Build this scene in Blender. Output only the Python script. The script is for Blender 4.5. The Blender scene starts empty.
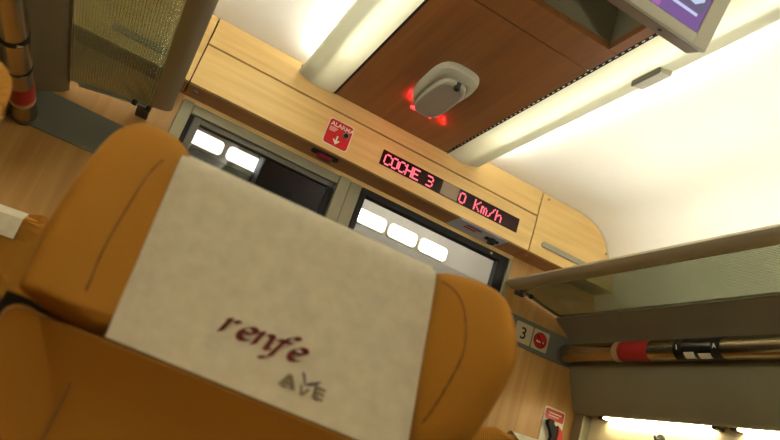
import bpy, bmesh, math, random
from mathutils import Vector, Matrix
random.seed(7)
S = bpy.context.scene
COL = S.collection
PI = math.pi

# ------------------------------------------------------------------ camera, world, exposure
YAW, PITCH, ROLL, FPX = 0.340766291, 0.342624235, 0.328991078, 698.576
fw = Vector((math.sin(YAW)*math.cos(PITCH), math.cos(YAW)*math.cos(PITCH), math.sin(PITCH)))
r0 = Vector((math.cos(YAW), -math.sin(YAW), 0)); u0 = r0.cross(fw)
rt = math.cos(ROLL)*r0 + math.sin(ROLL)*u0
up = -math.sin(ROLL)*r0 + math.cos(ROLL)*u0
cd = bpy.data.cameras.new('camera'); cam = bpy.data.objects.new('camera', cd); COL.objects.link(cam)
M = Matrix((( rt.x, up.x, -fw.x, -0.667), (rt.y, up.y, -fw.y, -2.2), (rt.z, up.z, -fw.z, 1.0), (0, 0, 0, 1)))
cam.matrix_world = M
cd.sensor_fit = 'HORIZONTAL'; cd.sensor_width = 22.2; cd.lens = FPX/780*22.2
cd.clip_start = 0.02
cd.dof.use_dof = True; cd.dof.focus_distance = 2.35; cd.dof.aperture_fstop = 3.2
S.camera = cam
w = bpy.data.worlds.new('night'); S.world = w; w.use_nodes = True
w.node_tree.nodes['Background'].inputs[0].default_value = (0.01, 0.012, 0.02, 1)
w.node_tree.nodes['Background'].inputs[1].default_value = 0.3
S.view_settings.view_transform = 'Standard'; S.view_settings.look = 'None'
S.view_settings.gamma = 1.0; S.view_settings.use_curve_mapping = False
S.view_settings.exposure = 0.0
# strengths of the lamps the carriage has
L_TUBE, L_COVE, L_RAIL, L_WIN, L_VEST = 9.5, 46.0, 74.0, 30.0, 6.0

# ------------------------------------------------------------------ materials
def s2l(c):
    return tuple((x/12.92 if x <= 0.04045 else ((x+0.055)/1.055)**2.4) for x in c)
def rgb(r, g, b): return (*s2l((r/255, g/255, b/255)), 1)
MATS = {}
def mat(name, col, rough=0.5, metal=0.0, bump=0.0, bscale=200.0, var=0.0, vscale=8.0, spec=0.5, coat=0.0):
    if name in MATS: return MATS[name]
    m = bpy.data.materials.new(name); m.use_nodes = True; nt = m.node_tree; b = nt.nodes['Principled BSDF']
    b.inputs['Base Color'].default_value = col; b.inputs['Roughness'].default_value = rough
    b.inputs['Metallic'].default_value = metal; b.inputs['Specular IOR Level'].default_value = spec
    b.inputs['Coat Weight'].default_value = coat; b.inputs['Coat Roughness'].default_value = 0.25
    tc = nt.nodes.new('ShaderNodeTexCoord')
    if var > 0:
        n = nt.nodes.new('ShaderNodeTexNoise'); n.inputs['Scale'].default_value = vscale; n.inputs['Detail'].default_value = 4
        nt.links.new(tc.outputs['Object'], n.inputs['Vector'])
        mr = nt.nodes.new('ShaderNodeMapRange'); mr.inputs[1].default_value = 0.3; mr.inputs[2].default_value = 0.7
        mr.inputs[3].default_value = 1-var; mr.inputs[4].default_value = 1+var
        nt.links.new(n.outputs['Fac'], mr.inputs[0])
        mx = nt.nodes.new('ShaderNodeVectorMath'); mx.operation = 'SCALE'; mx.inputs[0].default_value = col[:3]
        nt.links.new(mr.outputs[0], mx.inputs['Scale']); nt.links.new(mx.outputs[0], b.inputs['Base Color'])
    if bump > 0:
        n2 = nt.nodes.new('ShaderNodeTexNoise'); n2.inputs['Scale'].default_value = bscale; n2.inputs['Detail'].default_value = 2
        nt.links.new(tc.outputs['Object'], n2.inputs['Vector'])
        bp = nt.nodes.new('ShaderNodeBump'); bp.inputs['Strength'].default_value = bump; bp.inputs['Distance'].default_value = 0.002
        nt.links.new(n2.outputs['Fac'], bp.inputs['Height']); nt.links.new(bp.outputs[0], b.inputs['Normal'])
    MATS[name] = m; return m
def wood(name, c1, c2, axis, rough=0.42, scale=1.0):
    if name in MATS: return MATS[name]
    m = bpy.data.materials.new(name); m.use_nodes = True; nt = m.node_tree; b = nt.nodes['Principled BSDF']
    tc = nt.nodes.new('ShaderNodeTexCoord'); mp = nt.nodes.new('ShaderNodeMapping')
    sc = [38*scale]*3; sc[axis] = 2.2*scale; mp.inputs['Scale'].default_value = sc
    nt.links.new(tc.outputs['Object'], mp.inputs[0])
    n = nt.nodes.new('ShaderNodeTexNoise'); n.inputs['Scale'].default_value = 1.0; n.inputs['Detail'].default_value = 5; n.inputs['Distortion'].default_value = 0.6
    nt.links.new(mp.outputs[0], n.inputs['Vector'])
    cr = nt.nodes.new('ShaderNodeValToRGB'); cr.color_ramp.elements[0].position = 0.3; cr.color_ramp.elements[1].position = 0.7
    cr.color_ramp.elements[0].color = c2; cr.color_ramp.elements[1].color = c1
    nt.links.new(n.outputs['Fac'], cr.inputs[0]); nt.links.new(cr.outputs[0], b.inputs['Base Color'])
    b.inputs['Roughness'].default_value = rough; b.inputs['Coat Weight'].default_value = 0.15; b.inputs['Coat Roughness'].default_value = 0.3
    MATS[name] = m; return m
def emit(name, col, strength):
    if name in MATS: return MATS[name]
    m = bpy.data.materials.new(name); m.use_nodes = True; nt = m.node_tree; nt.nodes.clear()
    e = nt.nodes.new('ShaderNodeEmission'); e.inputs[0].default_value = col; e.inputs[1].default_value = strength
    o = nt.nodes.new('ShaderNodeOutputMaterial'); nt.links.new(e.outputs[0], o.inputs[0])
    MATS[name] = m; return m
def glass(name, tint, gloss_col, trans=0.9, rough=0.02, diff=None, diffw=0.0):
    """thin sheet glass: tinted see-through, Fresnel reflection, optional milky scatter"""
    if name in MATS: return MATS[name]
    m = bpy.data.materials.new(name); m.use_nodes = True; nt = m.node_tree; nt.nodes.clear()
    o = nt.nodes.new('ShaderNodeOutputMaterial')
    t = nt.nodes.new('ShaderNodeBsdfTransparent'); t.inputs[0].default_value = tint
    g = nt.nodes.new('ShaderNodeBsdfGlossy'); g.inputs[0].default_value = gloss_col; g.inputs['Roughness'].default_value = rough
    wt = nt.nodes.new('ShaderNodeLayerWeight'); wt.inputs[0].default_value = 0.5
    pw = nt.nodes.new('ShaderNodeMath'); pw.operation = 'POWER'; pw.inputs[1].default_value = 5.0
    lw = nt.nodes.new('ShaderNodeMath'); lw.operation = 'MULTIPLY_ADD'; lw.inputs[1].default_value = 0.9; lw.inputs[2].default_value = 0.04
    nt.links.new(wt.outputs['Facing'], pw.inputs[0]); nt.links.new(pw.outputs[0], lw.inputs[0])
    base = t
    if diffw > 0:
        d = nt.nodes.new('ShaderNodeBsdfDiffuse'); d.inputs[0].default_value = diff
        tl = nt.nodes.new('ShaderNodeBsdfTranslucent'); tl.inputs[0].default_value = diff
        md = nt.nodes.new('ShaderNodeMixShader'); md.inputs[0].default_value = 0.5
        nt.links.new(d.outputs[0], md.inputs[1]); nt.links.new(tl.outputs[0], md.inputs[2])
        mm = nt.nodes.new('ShaderNodeMixShader'); mm.inputs[0].default_value = diffw
        nt.links.new(t.outputs[0], mm.inputs[1]); nt.links.new(md.outputs[0], mm.inputs[2]); base = mm
    mx = nt.nodes.new('ShaderNodeMixShader')
    nt.links.new(lw.outputs[0], mx.inputs[0]); nt.links.new(base.outputs[0], mx.inputs[1]); nt.links.new(g.outputs[0], mx.inputs[2])
    nt.links.new(mx.outputs[0], o.inputs[0])
    MATS[name] = m; return m
def opal(name, col, tr=0.6):
    m = bpy.data.materials.new(name); m.use_nodes = True; nt = m.node_tree; nt.nodes.clear()
    o = nt.nodes.new('ShaderNodeOutputMaterial')
    d = nt.nodes.new('ShaderNodeBsdfDiffuse'); d.inputs[0].default_value = col
    tl = nt.nodes.new('ShaderNodeBsdfTranslucent'); tl.inputs[0].default_value = col
    mx = nt.nodes.new('ShaderNodeMixShader'); mx.inputs[0].default_value = tr
    nt.links.new(d.outputs[0], mx.inputs[1]); nt.links.new(tl.outputs[0], mx.inputs[2]); nt.links.new(mx.outputs[0], o.inputs[0])
    MATS[name] = m; return m
def fabric(name, c1, c2, weave=800.0):
    m = bpy.data.materials.new(name); m.use_nodes = True; nt = m.node_tree; b = nt.nodes['Principled BSDF']
    tc = nt.nodes.new('ShaderNodeTexCoord')
    wv = nt.nodes.new('ShaderNodeTexWave'); wv.bands_direction = 'Z'; wv.inputs['Scale'].default_value = weave/6; wv.inputs['Distortion'].default_value = 0.4
    wx = nt.nodes.new('ShaderNodeTexWave'); wx.bands_direction = 'X'; wx.inputs['Scale'].default_value = weave/6; wx.inputs['Distortion'].default_value = 0.4
    nt.links.new(tc.outputs['Object'], wv.inputs['Vector']); nt.links.new(tc.outputs['Object'], wx.inputs['Vector'])
    mul = nt.nodes.new('ShaderNodeMath'); mul.operation = 'MULTIPLY'
    nt.links.new(wv.outputs['Fac'], mul.inputs[0]); nt.links.new(wx.outputs['Fac'], mul.inputs[1])
    cr = nt.nodes.new('ShaderNodeValToRGB'); cr.color_ramp.elements[0].color = c2; cr.color_ramp.elements[1].color = c1
    cr.color_ramp.elements[1].position = 0.6
    nt.links.new(mul.outputs[0], cr.inputs[0]); nt.links.new(cr.outputs[0], b.inputs['Base Color'])
    bp = nt.nodes.new('ShaderNodeBump'); bp.inputs['Strength'].default_value = 0.25; bp.inputs['Distance'].default_value = 0.0012
    nt.links.new(mul.outputs[0], bp.inputs['Height']); nt.links.new(bp.outputs[0], b.inputs['Normal'])
    b.inputs['Roughness'].default_value = 0.85; b.inputs['Sheen Weight'].default_value = 0.25; b.inputs['Sheen Roughness'].default_value = 0.4
    b.inputs['Sheen Tint'].default_value = c1; b.inputs['Specular IOR Level'].default_value = 0.15
    MATS[name] = m; return m

MAPLE = wood('maple_across', rgb(224, 192, 126), rgb(206, 170, 104), 0)
MAPLE_V = wood('maple_upright', rgb(194, 152, 88), rgb(168, 124, 62), 2, scale=0.8)
CEILWOOD = wood('red_brown_ceiling', rgb(136, 86, 42), rgb(118, 71, 33), 1)  # red-brown, darker than the maple
SOFFIT = wood('soffit_wood', rgb(178, 120, 66), rgb(160, 104, 54), 0)
SHADOW = mat('shadow_gap_black', rgb(22, 18, 14), 0.8)
WHITE = mat('ceiling_white', rgb(236, 231, 215), 0.7, var=0.03, vscale=3)
OPAL = opal('opal_diffuser', rgb(236, 236, 222), 0.5)
BAFFLE = opal('added_baffle_opal', rgb(240, 238, 226), 0.26)  # for the added baffle under the cove tube
ALU = mat('brushed_aluminium', rgb(150, 146, 132), 0.38, 0.75, bump=0.1, bscale=300)
RAILM = mat('rail_bronze_grey', rgb(188, 178, 150), 0.45, 0.2)
OLIVE = mat('olive_grey_paint', rgb(134, 128, 100), 0.5, 0.2, var=0.05)
FASCIA = mat('fascia_laminate', rgb(124, 112, 84), 0.55, var=0.05, vscale=5)
LOWER = mat('lower_panel_laminate', rgb(134, 128, 98), 0.55, var=0.05, vscale=5)
STRIPG = mat('sign_strip_grey', rgb(104, 106, 94), 0.5)
CREAM = mat('cream_panel', rgb(222, 206, 164), 0.6, var=0.03)
TUBEM = mat('satin_steel_tube', rgb(176, 160, 134), 0.24, 1.0)
BLACK = mat('black_plastic', rgb(18, 17, 16), 0.55, spec=0.3)
DARKG = mat('dark_grey_plastic', rgb(58, 56, 52), 0.5)
GREYP = mat('grey_plastic', rgb(172, 168, 144), 0.45, var=0.02)
GREYD = mat('grey_plastic_dark', rgb(86, 82, 70), 0.45)
REDP = mat('signal_red', rgb(186, 26, 28), 0.4)
REDL = mat('label_red', rgb(158, 28, 26), 0.5)
WHT = mat('print_white', rgb(226, 220, 204), 0.5)
INK = mat('print_black', rgb(26, 24, 22), 0.5)
FRAME = mat('door_frame_olive', rgb(136, 132, 106), 0.45, 0.35)
CLEAR = glass('door_glass', (0.86, 0.88, 0.88, 1), (1, 1, 1, 1))
SMOKE = glass('smoked_door_glass', (0.62, 0.64, 0.66, 1), (1, 1, 1, 1))
RIB = glass('ribbed_shelf_glass', (0.52, 0.54, 0.46, 1), (0.9, 0.93, 0.85, 1), rough=0.15, diff=rgb(150, 150, 128), diffw=0.14)
SEATF = fabric('ochre_seat_fabric', rgb(192, 138, 56), rgb(154, 104, 34), weave=620.0)
SEATB = fabric('ochre_backrest_fabric', rgb(168, 114, 40), rgb(134, 86, 24), weave=620.0)
SEAM = mat('brown_seam', rgb(120, 76, 26), 0.8)
CLOTH = mat('paper_cloth', rgb(228, 222, 206), 0.9, bump=0.25, bscale=500, var=0.075, vscale=55, spec=0.1)
MAROON = mat('print_maroon', rgb(104, 34, 26), 0.8)
TAUPE = mat('print_taupe', rgb(142, 130, 104), 0.8)
VIOLET = mat('print_violet', rgb(98, 84, 110), 0.8)
TUBE_E = emit('lit_tube', (1.0, 0.975, 0.89, 1), L_TUBE)
COVE_E = emit('lit_cove_tube', (1.0, 0.975, 0.89, 1), L_COVE)
RAIL_E = emit('lit_rack_tube', (1.0, 0.975, 0.88, 1), L_RAIL)
WIN_E = emit('lit_window_tube', (1.0, 0.86, 0.55, 1), L_WIN)
VEST_E = emit('lit_vestibule_lamp', (1.0, 0.97, 0.88, 1), L_VEST)
LED_E = emit('red_led_dot', (1.0, 0.15, 0.19, 1), 1.7)
REDLAMP = emit('red_indicator', (1.0, 0.02, 0.03, 1), 6.0)
SCR_E = emit('screen_purple', rgb(150, 112, 178), 0.7)
SCR_P = emit('screen_pink', rgb(186, 120, 190), 0.8)
SCR_W = emit('screen_pale_blue', rgb(206, 216, 244), 0.95)
SCR_G = emit('screen_grey_violet', rgb(120, 112, 138), 0.8)
LEDGL = mat('led_window_dark', rgb(34, 10, 12), 0.35, spec=0.2)
CARPET = mat('carpet', rgb(70, 60, 60), 0.95, bump=0.3, bscale=400, var=0.1)
VGREY = mat('vestibule_grey', rgb(128, 122, 112), 0.6, var=0.03)
VDARK = mat('vestibule_dark', rgb(22, 22, 22), 0.6)
NIGHT = mat('night_glass', rgb(8, 9, 12), 0.05)

# ------------------------------------------------------------------ mesh helpers
class MB:
    def __init__(s): s.v = []; s.f = []
    def add(s, v, f):
        o = len(s.v); s.v += [tuple(p) for p in v]; s.f += [tuple(i+o for i in q) for q in f]; return s
    def box(s, a, b, bev=0.0):
        x0, y0, z0 = (min(a[i], b[i]) for i in range(3)); x1, y1, z1 = (max(a[i], b[i]) for i in range(3))
        e = min(bev, 0.45*min(x1-x0, y1-y0, z1-z0))
        if e <= 0:
            v = [(x, y, z) for x in (x0, x1) for y in (y0, y1) for z in (z0, z1)]
            return s.add(v, [(0, 1, 3, 2), (4, 6, 7, 5), (0, 4, 5, 1), (2, 3, 7, 6), (0, 2, 6, 4), (1, 5, 7, 3)])
        bm = bmesh.new(); bmesh.ops.create_cube(bm, size=1.0)
        for q in bm.verts: q.co = Vector(((x0+x1)/2+q.co.x*(x1-x0), (y0+y1)/2+q.co.y*(y1-y0), (z0+z1)/2+q.co.z*(z1-z0)))
        bmesh.ops.bevel(bm, geom=bm.edges[:], offset=e, segments=2, affect='EDGES', profile=0.6)
        bm.verts.index_update(); v = [tuple(q.co) for q in bm.verts]; f = [[q.index for q in p.verts] for p in bm.faces]; bm.free()
        return s.add(v, f)
    def prism(s, prof, a, b, axis=1):
        """closed profile extruded along an axis; profile in the two other axes, in order"""
        n = len(prof)
        def P(p, t): return ((t, p[0], p[1]), (p[0], t, p[1]), (p[0], p[1], t))[axis]
        v = [P(p, a) for p in prof]+[P(p, b) for p in prof]
        f = [(i, (i+1) % n, n+(i+1) % n, n+i) for i in range(n)]+[tuple(range(n))[::-1], tuple(range(n, 2*n))]
        return s.add(v, f)
    def sheet(s, line, a, b, t, axis=1):
        """open line given thickness t (offset to its left) and extruded"""
        off = []
        for i, p in enumerate(line):
            q0 = line[max(i-1, 0)]; q1 = line[min(i+1, len(line)-1)]
            d = Vector((q1[0]-q0[0], q1[1]-q0[1])).normalized(); off.append((p[0]-d.y*t, p[1]+d.x*t))
        n = len(line); prof = list(line)+off
        def P(p, k): return ((k, p[0], p[1]), (p[0], k, p[1]), (p[0], p[1], k))[axis]
        v = [P(p, a) for p in prof]+[P(p, b) for p in prof]; m = 2*n
        f = []
        for i in range(n-1):
            f += [(i, i+1, m+i+1, m+i), (n+i+1, n+i, m+n+i, m+n+i+1), (i+1, i, n+i, n+i+1), (m+i, m+i+1, m+n+i+1, m+n+i)]
        f += [(0, m, m+n, n), (n-1, 2*n-1, m+2*n-1, m+n-1)]
        return s.add(v, f)
    def tube(s, pts, r, n=12, caps=True):
        pts = [Vector(p) for p in pts]; rings = []; prev = None
        rr = r if isinstance(r, (list, tuple)) else [r]*len(pts)
        for i, p in enumerate(pts):
            d = (pts[min(i+1, len(pts)-1)]-pts[max(i-1, 0)]).normalized()
            if prev is None:
                a = d.orthogonal().normalized()
            else:
                a = (prev-d*prev.dot(d)).normalized()
            prev = a; b = d.cross(a)
            rings.append([p+(a*math.cos(2*PI*k/n)+b*math.sin(2*PI*k/n))*rr[i] for k in range(n)])
        v = [q for g in rings for q in g]; f = []
        for i in range(len(pts)-1):
            for k in range(n): f.append((i*n+k, i*n+(k+1) % n, (i+1)*n+(k+1) % n, (i+1)*n+k))
        if caps: f += [tuple(range(n))[::-1], tuple(range((len(pts)-1)*n, len(pts)*n))]
        return s.add(v, f)
    def loft(s, rings, caps=True):
        n = len(rings[0]); v = [q for g in rings for q in g]; f = []
        for i in range(len(rings)-1):
            for k in range(n): f.append((i*n+k, i*n+(k+1) % n, (i+1)*n+(k+1) % n, (i+1)*n+k))
        if caps: f += [tuple(range(n))[::-1], tuple(range((len(rings)-1)*n, len(rings)*n))]
        return s.add(v, f)
    def disc(s, c, r, h, axis=1, n=20):
        c = Vector(c); d = Vector([1.0 if i == axis else 0.0 for i in range(3)])
        return s.tube([c, c+d*h], r, n)
    def xf(s, m):
        s.v = [tuple(m @ Vector(p)) for p in s.v]; return s
OFF = {}
def build(name, mb, m, parent=None, base=None, smooth=False):
    """one mesh object; vertices in world space, re-based on the thing's (or its own) origin"""
    me = bpy.data.meshes.new(name)
    if parent is not None: o0 = OFF[parent.name_full]
    elif base is not None: o0 = Vector(base)
    else:
        xs = [p[0] for p in mb.v]; ys = [p[1] for p in mb.v]; zs = [p[2] for p in mb.v]
        o0 = Vector(((min(xs)+max(xs))/2, (min(ys)+max(ys))/2, min(zs)))
    me.from_pydata([Vector(p)-o0 for p in mb.v], [], mb.f)
    bm = bmesh.new(); bm.from_mesh(me); bmesh.ops.recalc_face_normals(bm, faces=bm.faces[:]); bm.to_mesh(me); bm.free()
    if smooth:
        for p in me.polygons: p.use_smooth = True
        try: me.set_sharp_from_angle(angle=math.radians(38))
        except Exception: pass
    me.materials.append(m)
    o = bpy.data.objects.new(name, me); COL.objects.link(o)
    if parent is not None: o.parent = parent
    else: o.location = o0
    OFF[o.name_full] = o0
    return o
def thing(name, label, cat, loc, group=None):
    o = bpy.data.objects.new(name, None); COL.objects.link(o); o.location = loc; o.empty_display_size = 0.1
    o['label'] = label; o['category'] = cat
    if group: o['group'] = group
    OFF[o.name_full] = Vector(loc); return o
def tag(o, label, cat, group=None):
    o['label'] = label; o['category'] = cat
    if group: o['group'] = group
    return o
def struct(o): o['kind'] = 'structure'; return o
def stuff(o): o['kind'] = 'stuff'; return o
def rrect(w, h, r, n=5):
    """rounded rectangle outline centred on 0"""
    out = []
    for cx, cy, a0 in ((w/2-r, h/2-r, 0), (-w/2+r, h/2-r, PI/2), (-w/2+r, -h/2+r, PI), (w/2-r, -h/2+r, 1.5*PI)):
        for k in range(n+1):
            a = a0+k*PI/2/n; out.append((cx+r*math.cos(a), cy+r*math.sin(a)))
    return out
def plate(w, h, r, cx, cz, y, t):
    """rounded plate facing the camera (-y), its back at y, thickness t"""
    return MB().prism([(cx+a, cz+b) for a, b in rrect(w, h, r)], y-t, y, 1)
def poly(pts, y, t): return MB().prism(pts, y-t, y, 1)
_font = None
def text_mb(txt, size, shear=0.0, bold=0.0, sx=1.0):
    """flat lettering in the local x/z plane, baseline at z=0, starting at x=0"""
    cu = bpy.data.curves.new('lettering', 'FONT'); cu.body = txt; cu.size = size; cu.shear = shear; cu.offset = bold; cu.resolution_u = 3
    ob = bpy.data.objects.new('lettering', cu); COL.objects.link(ob)
    dg = bpy.context.evaluated_depsgraph_get(); dg.update()
    me = bpy.data.meshes.new_from_object(ob.evaluated_get(dg))
    mb = MB(); mb.add([(v.co.x*sx, 0.0, v.co.y) for v in me.vertices], [tuple(p.vertices) for p in me.polygons])
    bpy.data.objects.remove(ob); bpy.data.curves.remove(cu); bpy.data.meshes.remove(me)
    return mb
def moved(mb, dx, dy, dz): mb.v = [(x+dx, y+dy, z+dz) for x, y, z in mb.v]; return mb
YB, YE = -5.0, 0.12          # rear end of what is built, and the end wall's face

# ------------------------------------------------------------------ the carriage shell
floor = struct(build('floor', MB().box((-1.52, YB-.1, -0.05), (1.4, 1.6, 0.0)), CARPET))
arc = [(0.89, 2.225), (0.95, 2.216), (1.0, 2.195), (1.04, 2.16), (1.07, 2.11), (1.105, 2.04), (1.137, 1.953), (1.155, 1.88), (1.165, 1.80)]
cm = MB()
ceiling = None
for sgn in (1, -1):
    line = [(0.225, 2.225)]+arc
    if sgn < 0: line = [(-x, z) for x, z in line][::-1]
    b = MB().sheet(line, YB, YE, 0.02)
    if ceiling is None:
        ceiling = struct(build('ceiling', MB().box((-0.24, -0.02, 2.226), (0.24, YE, 2.24)), WHITE, base=(0, 0, 2.226)))
    build('vault_panel', b, WHITE, ceiling, smooth=True)
# wooden boards of the ceiling's middle, with the monitor's recess
RX, RY0, RY1 = 0.206, -0.915, -1.62
def board(a, b): return build('ceiling_board', MB().box(a, b, 0.002), CEILWOOD, ceiling)
board((-.235, -0.802, 2.174), (.235, -0.002, 2.194))
board((-.235, RY0, 2.174), (.235, -0.807, 2.194))
board((-.235, RY1, 2.174), (-RX, RY0-.001, 2.194)); board((RX, RY1, 2.174), (.235, RY0-.001, 2.194))
y = RY1-.002
while y > YB:
    board((-.235, max(y-.8, YB), 2.174), (.235, y, 2.194)); y -= .805
rec = MB()
rec.box((-RX-.01, RY1, 2.33), (RX+.01, RY0, 2.34)); rec.box((-RX-.012, RY1, 2.194), (-RX, RY0, 2.33)); rec.box((RX, RY1, 2.194), (RX+.012, RY0, 2.33))
rec.box((-RX-.012, RY0, 2.194), (RX+.012, RY0+.012, 2.34)); rec.box((-RX-.012, RY1-.012, 2.194), (RX+.012, RY1, 2.34))
build('monitor_recess', rec, OLIVE, ceiling)

# side walls: fascia behind the rack, lower panel, window band
def side(sgn, dx):
    X = lambda x: sgn*(x+dx)
    nm = 'wall_right' if sgn > 0 else 'wall_left'
    lo = 0.0 if sgn > 0 else .20
    w_ = struct(build(nm, MB().box((X(1.23+lo), YB, 0.0), (X(1.28+lo), YE+.02, 1.98)), CREAM))
    P = lambda pr: [(X(x), z) for x, z in pr]
    build('upper_fascia', MB().prism(P([(.97, 1.805), (.982, 1.792), (1.03, 1.765), (1.068, 1.738), (1.092, 1.69), (1.23, 1.69), (1.23, 1.87), (1.168, 1.862)]), YB, YE), FASCIA, w_, smooth=True)
    build('lower_fascia', MB().prism(P([(1.092, 1.688), (1.088, 1.645), (1.098, 1.61), (1.150, 1.482), (1.158, 1.474), (1.17, 1.472), (1.172, 1.482), (1.23, 1.51), (1.23, 1.688)]), YB, YE), LOWER, w_, smooth=True)
    build('window_panel', MB().box((X(1.205+lo), YB, 0.0), (X(1.23+lo), YE, 1.50)), CREAM, w_)
    if lo: build('panel_ledge', MB().box((X(1.20), YB, 1.50), (X(1.23+lo), YE, 1.52)), CREAM, w_)
    build('heater_skirting', MB().box((X(1.17+lo), YB, 0.0), (X(1.205+lo), YE, 0.14), .01), ALU, w_)
    return w_
wall_r = side(1, 0.0); wall_l = side(-1, 0.04)
back = struct(build('wall_back', MB().box((-1.50, YB-.06, 0), (1.3, YB, 2.36)), MAPLE_V))

# windows with their blinds drawn
for sgn, n0 in ((1, 1), (-1, 4)):
    for k in range(3):
        y0 = -0.28-1.55*k; y1 = y0-1.2; xw = sgn*1.205 if sgn > 0 else -1.445
        f = MB()
        for a, b in (((y0, .72), (y1, .78)), ((y0, 1.30), (y1, 1.36)), ((y0, .78), (y0-.06, 1.30)), ((y1+.06, .78), (y1, 1.30))):
            f.box((xw, a[0], a[1]), (xw-sgn*.018, b[0], b[1]), .005)
        wn = struct(build('window_%d' % (n0+k), f, GREYP))
        build('pane', MB().box((xw-sgn*.002, y0-.06, .78), (xw-sgn*.006, y1+.06, 1.30)), NIGHT, wn)
        build('blind', MB().box((xw-sgn*.008, y0-.06, 1.05), (xw-sgn*.012, y1+.06, 1.30)), CREAM, wn)

# end wall with its doorway, sign strip
ew = MB().box((.705, YE, 0), (1.29, YE+.05, 2.36))
wall_front = struct(build('wall_front', ew, MAPLE_V))
build('wall_panel', MB().box((-1.50, YE, 0), (-.69, YE+.05, 2.36)), MAPLE_V, wall_front)
build('lintel', MB().box((-.69, YE, 1.948), (.705, YE+.05, 2.36)), MAPLE, wall_front)
build('corner_post', MB().box((1.165, YE-.055, 0), (1.21, YE-.001, 1.475), .006), FRAME, wall_front)
struct(build('trim_1', MB().box((.72, YE-.006, 1.632), (1.16, YE, 1.747), .002), STRIPG))
struct(build('trim_2', MB().prism([(-1.23, 1.645), (-.70, 1.645), (-.70, 1.768), (-1.23, 1.775)], YE-.006, YE), STRIPG))

# door frame, the fixed smoked leaf and the clear leaf with its black edge
fr = MB().box((-.688, YE-.018, 0), (-.648, YE+.03, 1.947), .004)
door1 = struct(build('door_1', fr, FRAME))
build('frame_head', MB().box((-.648, YE-.012, 1.912), (-.082, YE+.03, 1.947), .004), FRAME, door1)
build('frame_gap', MB().box((-.648, YE+.004, 0), (-.632, YE+.02, 1.912)), SHADOW, door1)
build('leaf_stile', MB().box((-.632, YE-.004, 0), (-.606, YE+.026, 1.912), .003), GREYD, door1)
build('leaf_rail', MB().box((-.606, YE-.002, 1.892), (-.095, YE+.024, 1.912), .003), GREYD, door1)
build('leaf_stile', MB().box((-.115, YE-.004, 0), (-.088, YE+.026, 1.892), .003), BLACK, door1)
build('pane', MB().box((-.606, YE+.008, .10), (-.115, YE+.014, 1.892)), SMOKE, door1)
build('kick_panel', MB().box((-.606, YE+.002, 0), (-.115, YE+.018, .10)), ALU, door1)
build('jamb_post', MB().box((-.086, YE-.022, 0), (-.042, YE+.03, 1.947), .005), FRAME, door1)
d2 = MB().box((-.040, YE-.012, 0), (.008, YE+.03, 1.947), .004)
door2 = struct(build('door_2', d2, FRAME))
build('leaf_rail', MB().box((.012, YE-.008, 1.922), (.682, YE+.03, 1.9475), .003), BLACK, door2)
build('leaf_stile', MB().box((.012, YE-.008, 0), (.034, YE+.03, 1.922), .003), BLACK, door2)
build('leaf_stile', MB().box((.640, YE-.008, 0), (.682, YE+.03, 1.922), .003), BLACK, door2)
build('pane', MB().box((.034, YE+.008, .10), (.640, YE+.014, 1.922)), CLEAR, door2)
build('kick_panel', MB().box((.034, YE+.002, 0), (.640, YE+.018, .10)), ALU, door2)
build('jamb_post', MB().box((.684, YE-.014, 0), (.704, YE+.03, 1.947), .004), FRAME, door2)
build('door_screw', MB().disc((.600, YE-.012, 1.934), .005, .005, 1, 10), ALU, door2)

# vestibule beyond
vs = struct(build('wall_vestibule', MB().box((-1.25, .80, 0), (1.25, .85, 2.4)), VGREY))
build('side_panel', MB().box((-1.27, YE+.05, 0), (-1.23, .80, 2.4)), VGREY, vs)
build('side_panel', MB().box((1.23, YE+.05, 0), (1.27, .80, 2.4)), VGREY, vs)
build('roof_panel', MB().box((-1.25, YE+.05, 2.36), (1.25, .80, 2.40)), VGREY, vs)
build('dark_panel', MB().box((-.295, .60, 0), (.06, .80, 2.36)), VDARK, vs)
build('dark_panel', MB().box((-1.2, .76, 0), (-.28, .80, 2.02)), VDARK, vs)
build('lower_panel', MB().box((.062, .79, 0), (1.2, .80, 2.045), .001), mat('vestibule_brown_grey', rgb(96, 90, 80), .6), vs)
build('pale_panel', MB().box((-.62, .785, 2.03), (-.30, .80, 2.17), .002), CREAM, vs)

# ------------------------------------------------------------------ header over the doors
hd = thing('door_header', 'long maple header panel above the glass doors, carrying the red display', 'panel', (0, 0.0, 1.966))
build('front_panel', MB().box((-.6925, 0, 1.966), (.6900, .018, 2.1145), .0015), MAPLE, hd)
build('top_panel', MB().box((-.6925, 0, 2.1205), (.6900, .018, 2.2235), .0015), MAPLE, hd)
build('soffit', MB().box((-.6925, .0185, 1.966), (.6900, YE-.001, 1.978)), SOFFIT, hd)
build('shadow_backing', MB().box((-.696, .019, 1.979), (.6945, .03, 2.223)), SHADOW, hd)
build('soffit_lock', MB().disc((-.666, .053, 1.960), .010, .006, 2, 14), ALU, hd)
build('soffit_cover_plate', MB().box((.375, .008, 1.9635), (.602, .118, 1.966), .001), mat('soffit_plate_pale', rgb(214, 220, 240), 0.25), hd)
kb = MB().disc((.555, .055, 1.945), .016, .019, 2, 14); kb.box((.525, .045, 1.955), (.585, .065, 1.9635), .003)
build('plate_knob', kb, BLACK, hd)
pr = MB()
for k, wd in enumerate((.07, .055)): pr.box((.425, .030+.022*k, 1.9628), (.425+wd, .042+.022*k, 1.9634))
build('red_lettering', pr, REDL, hd)

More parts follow.
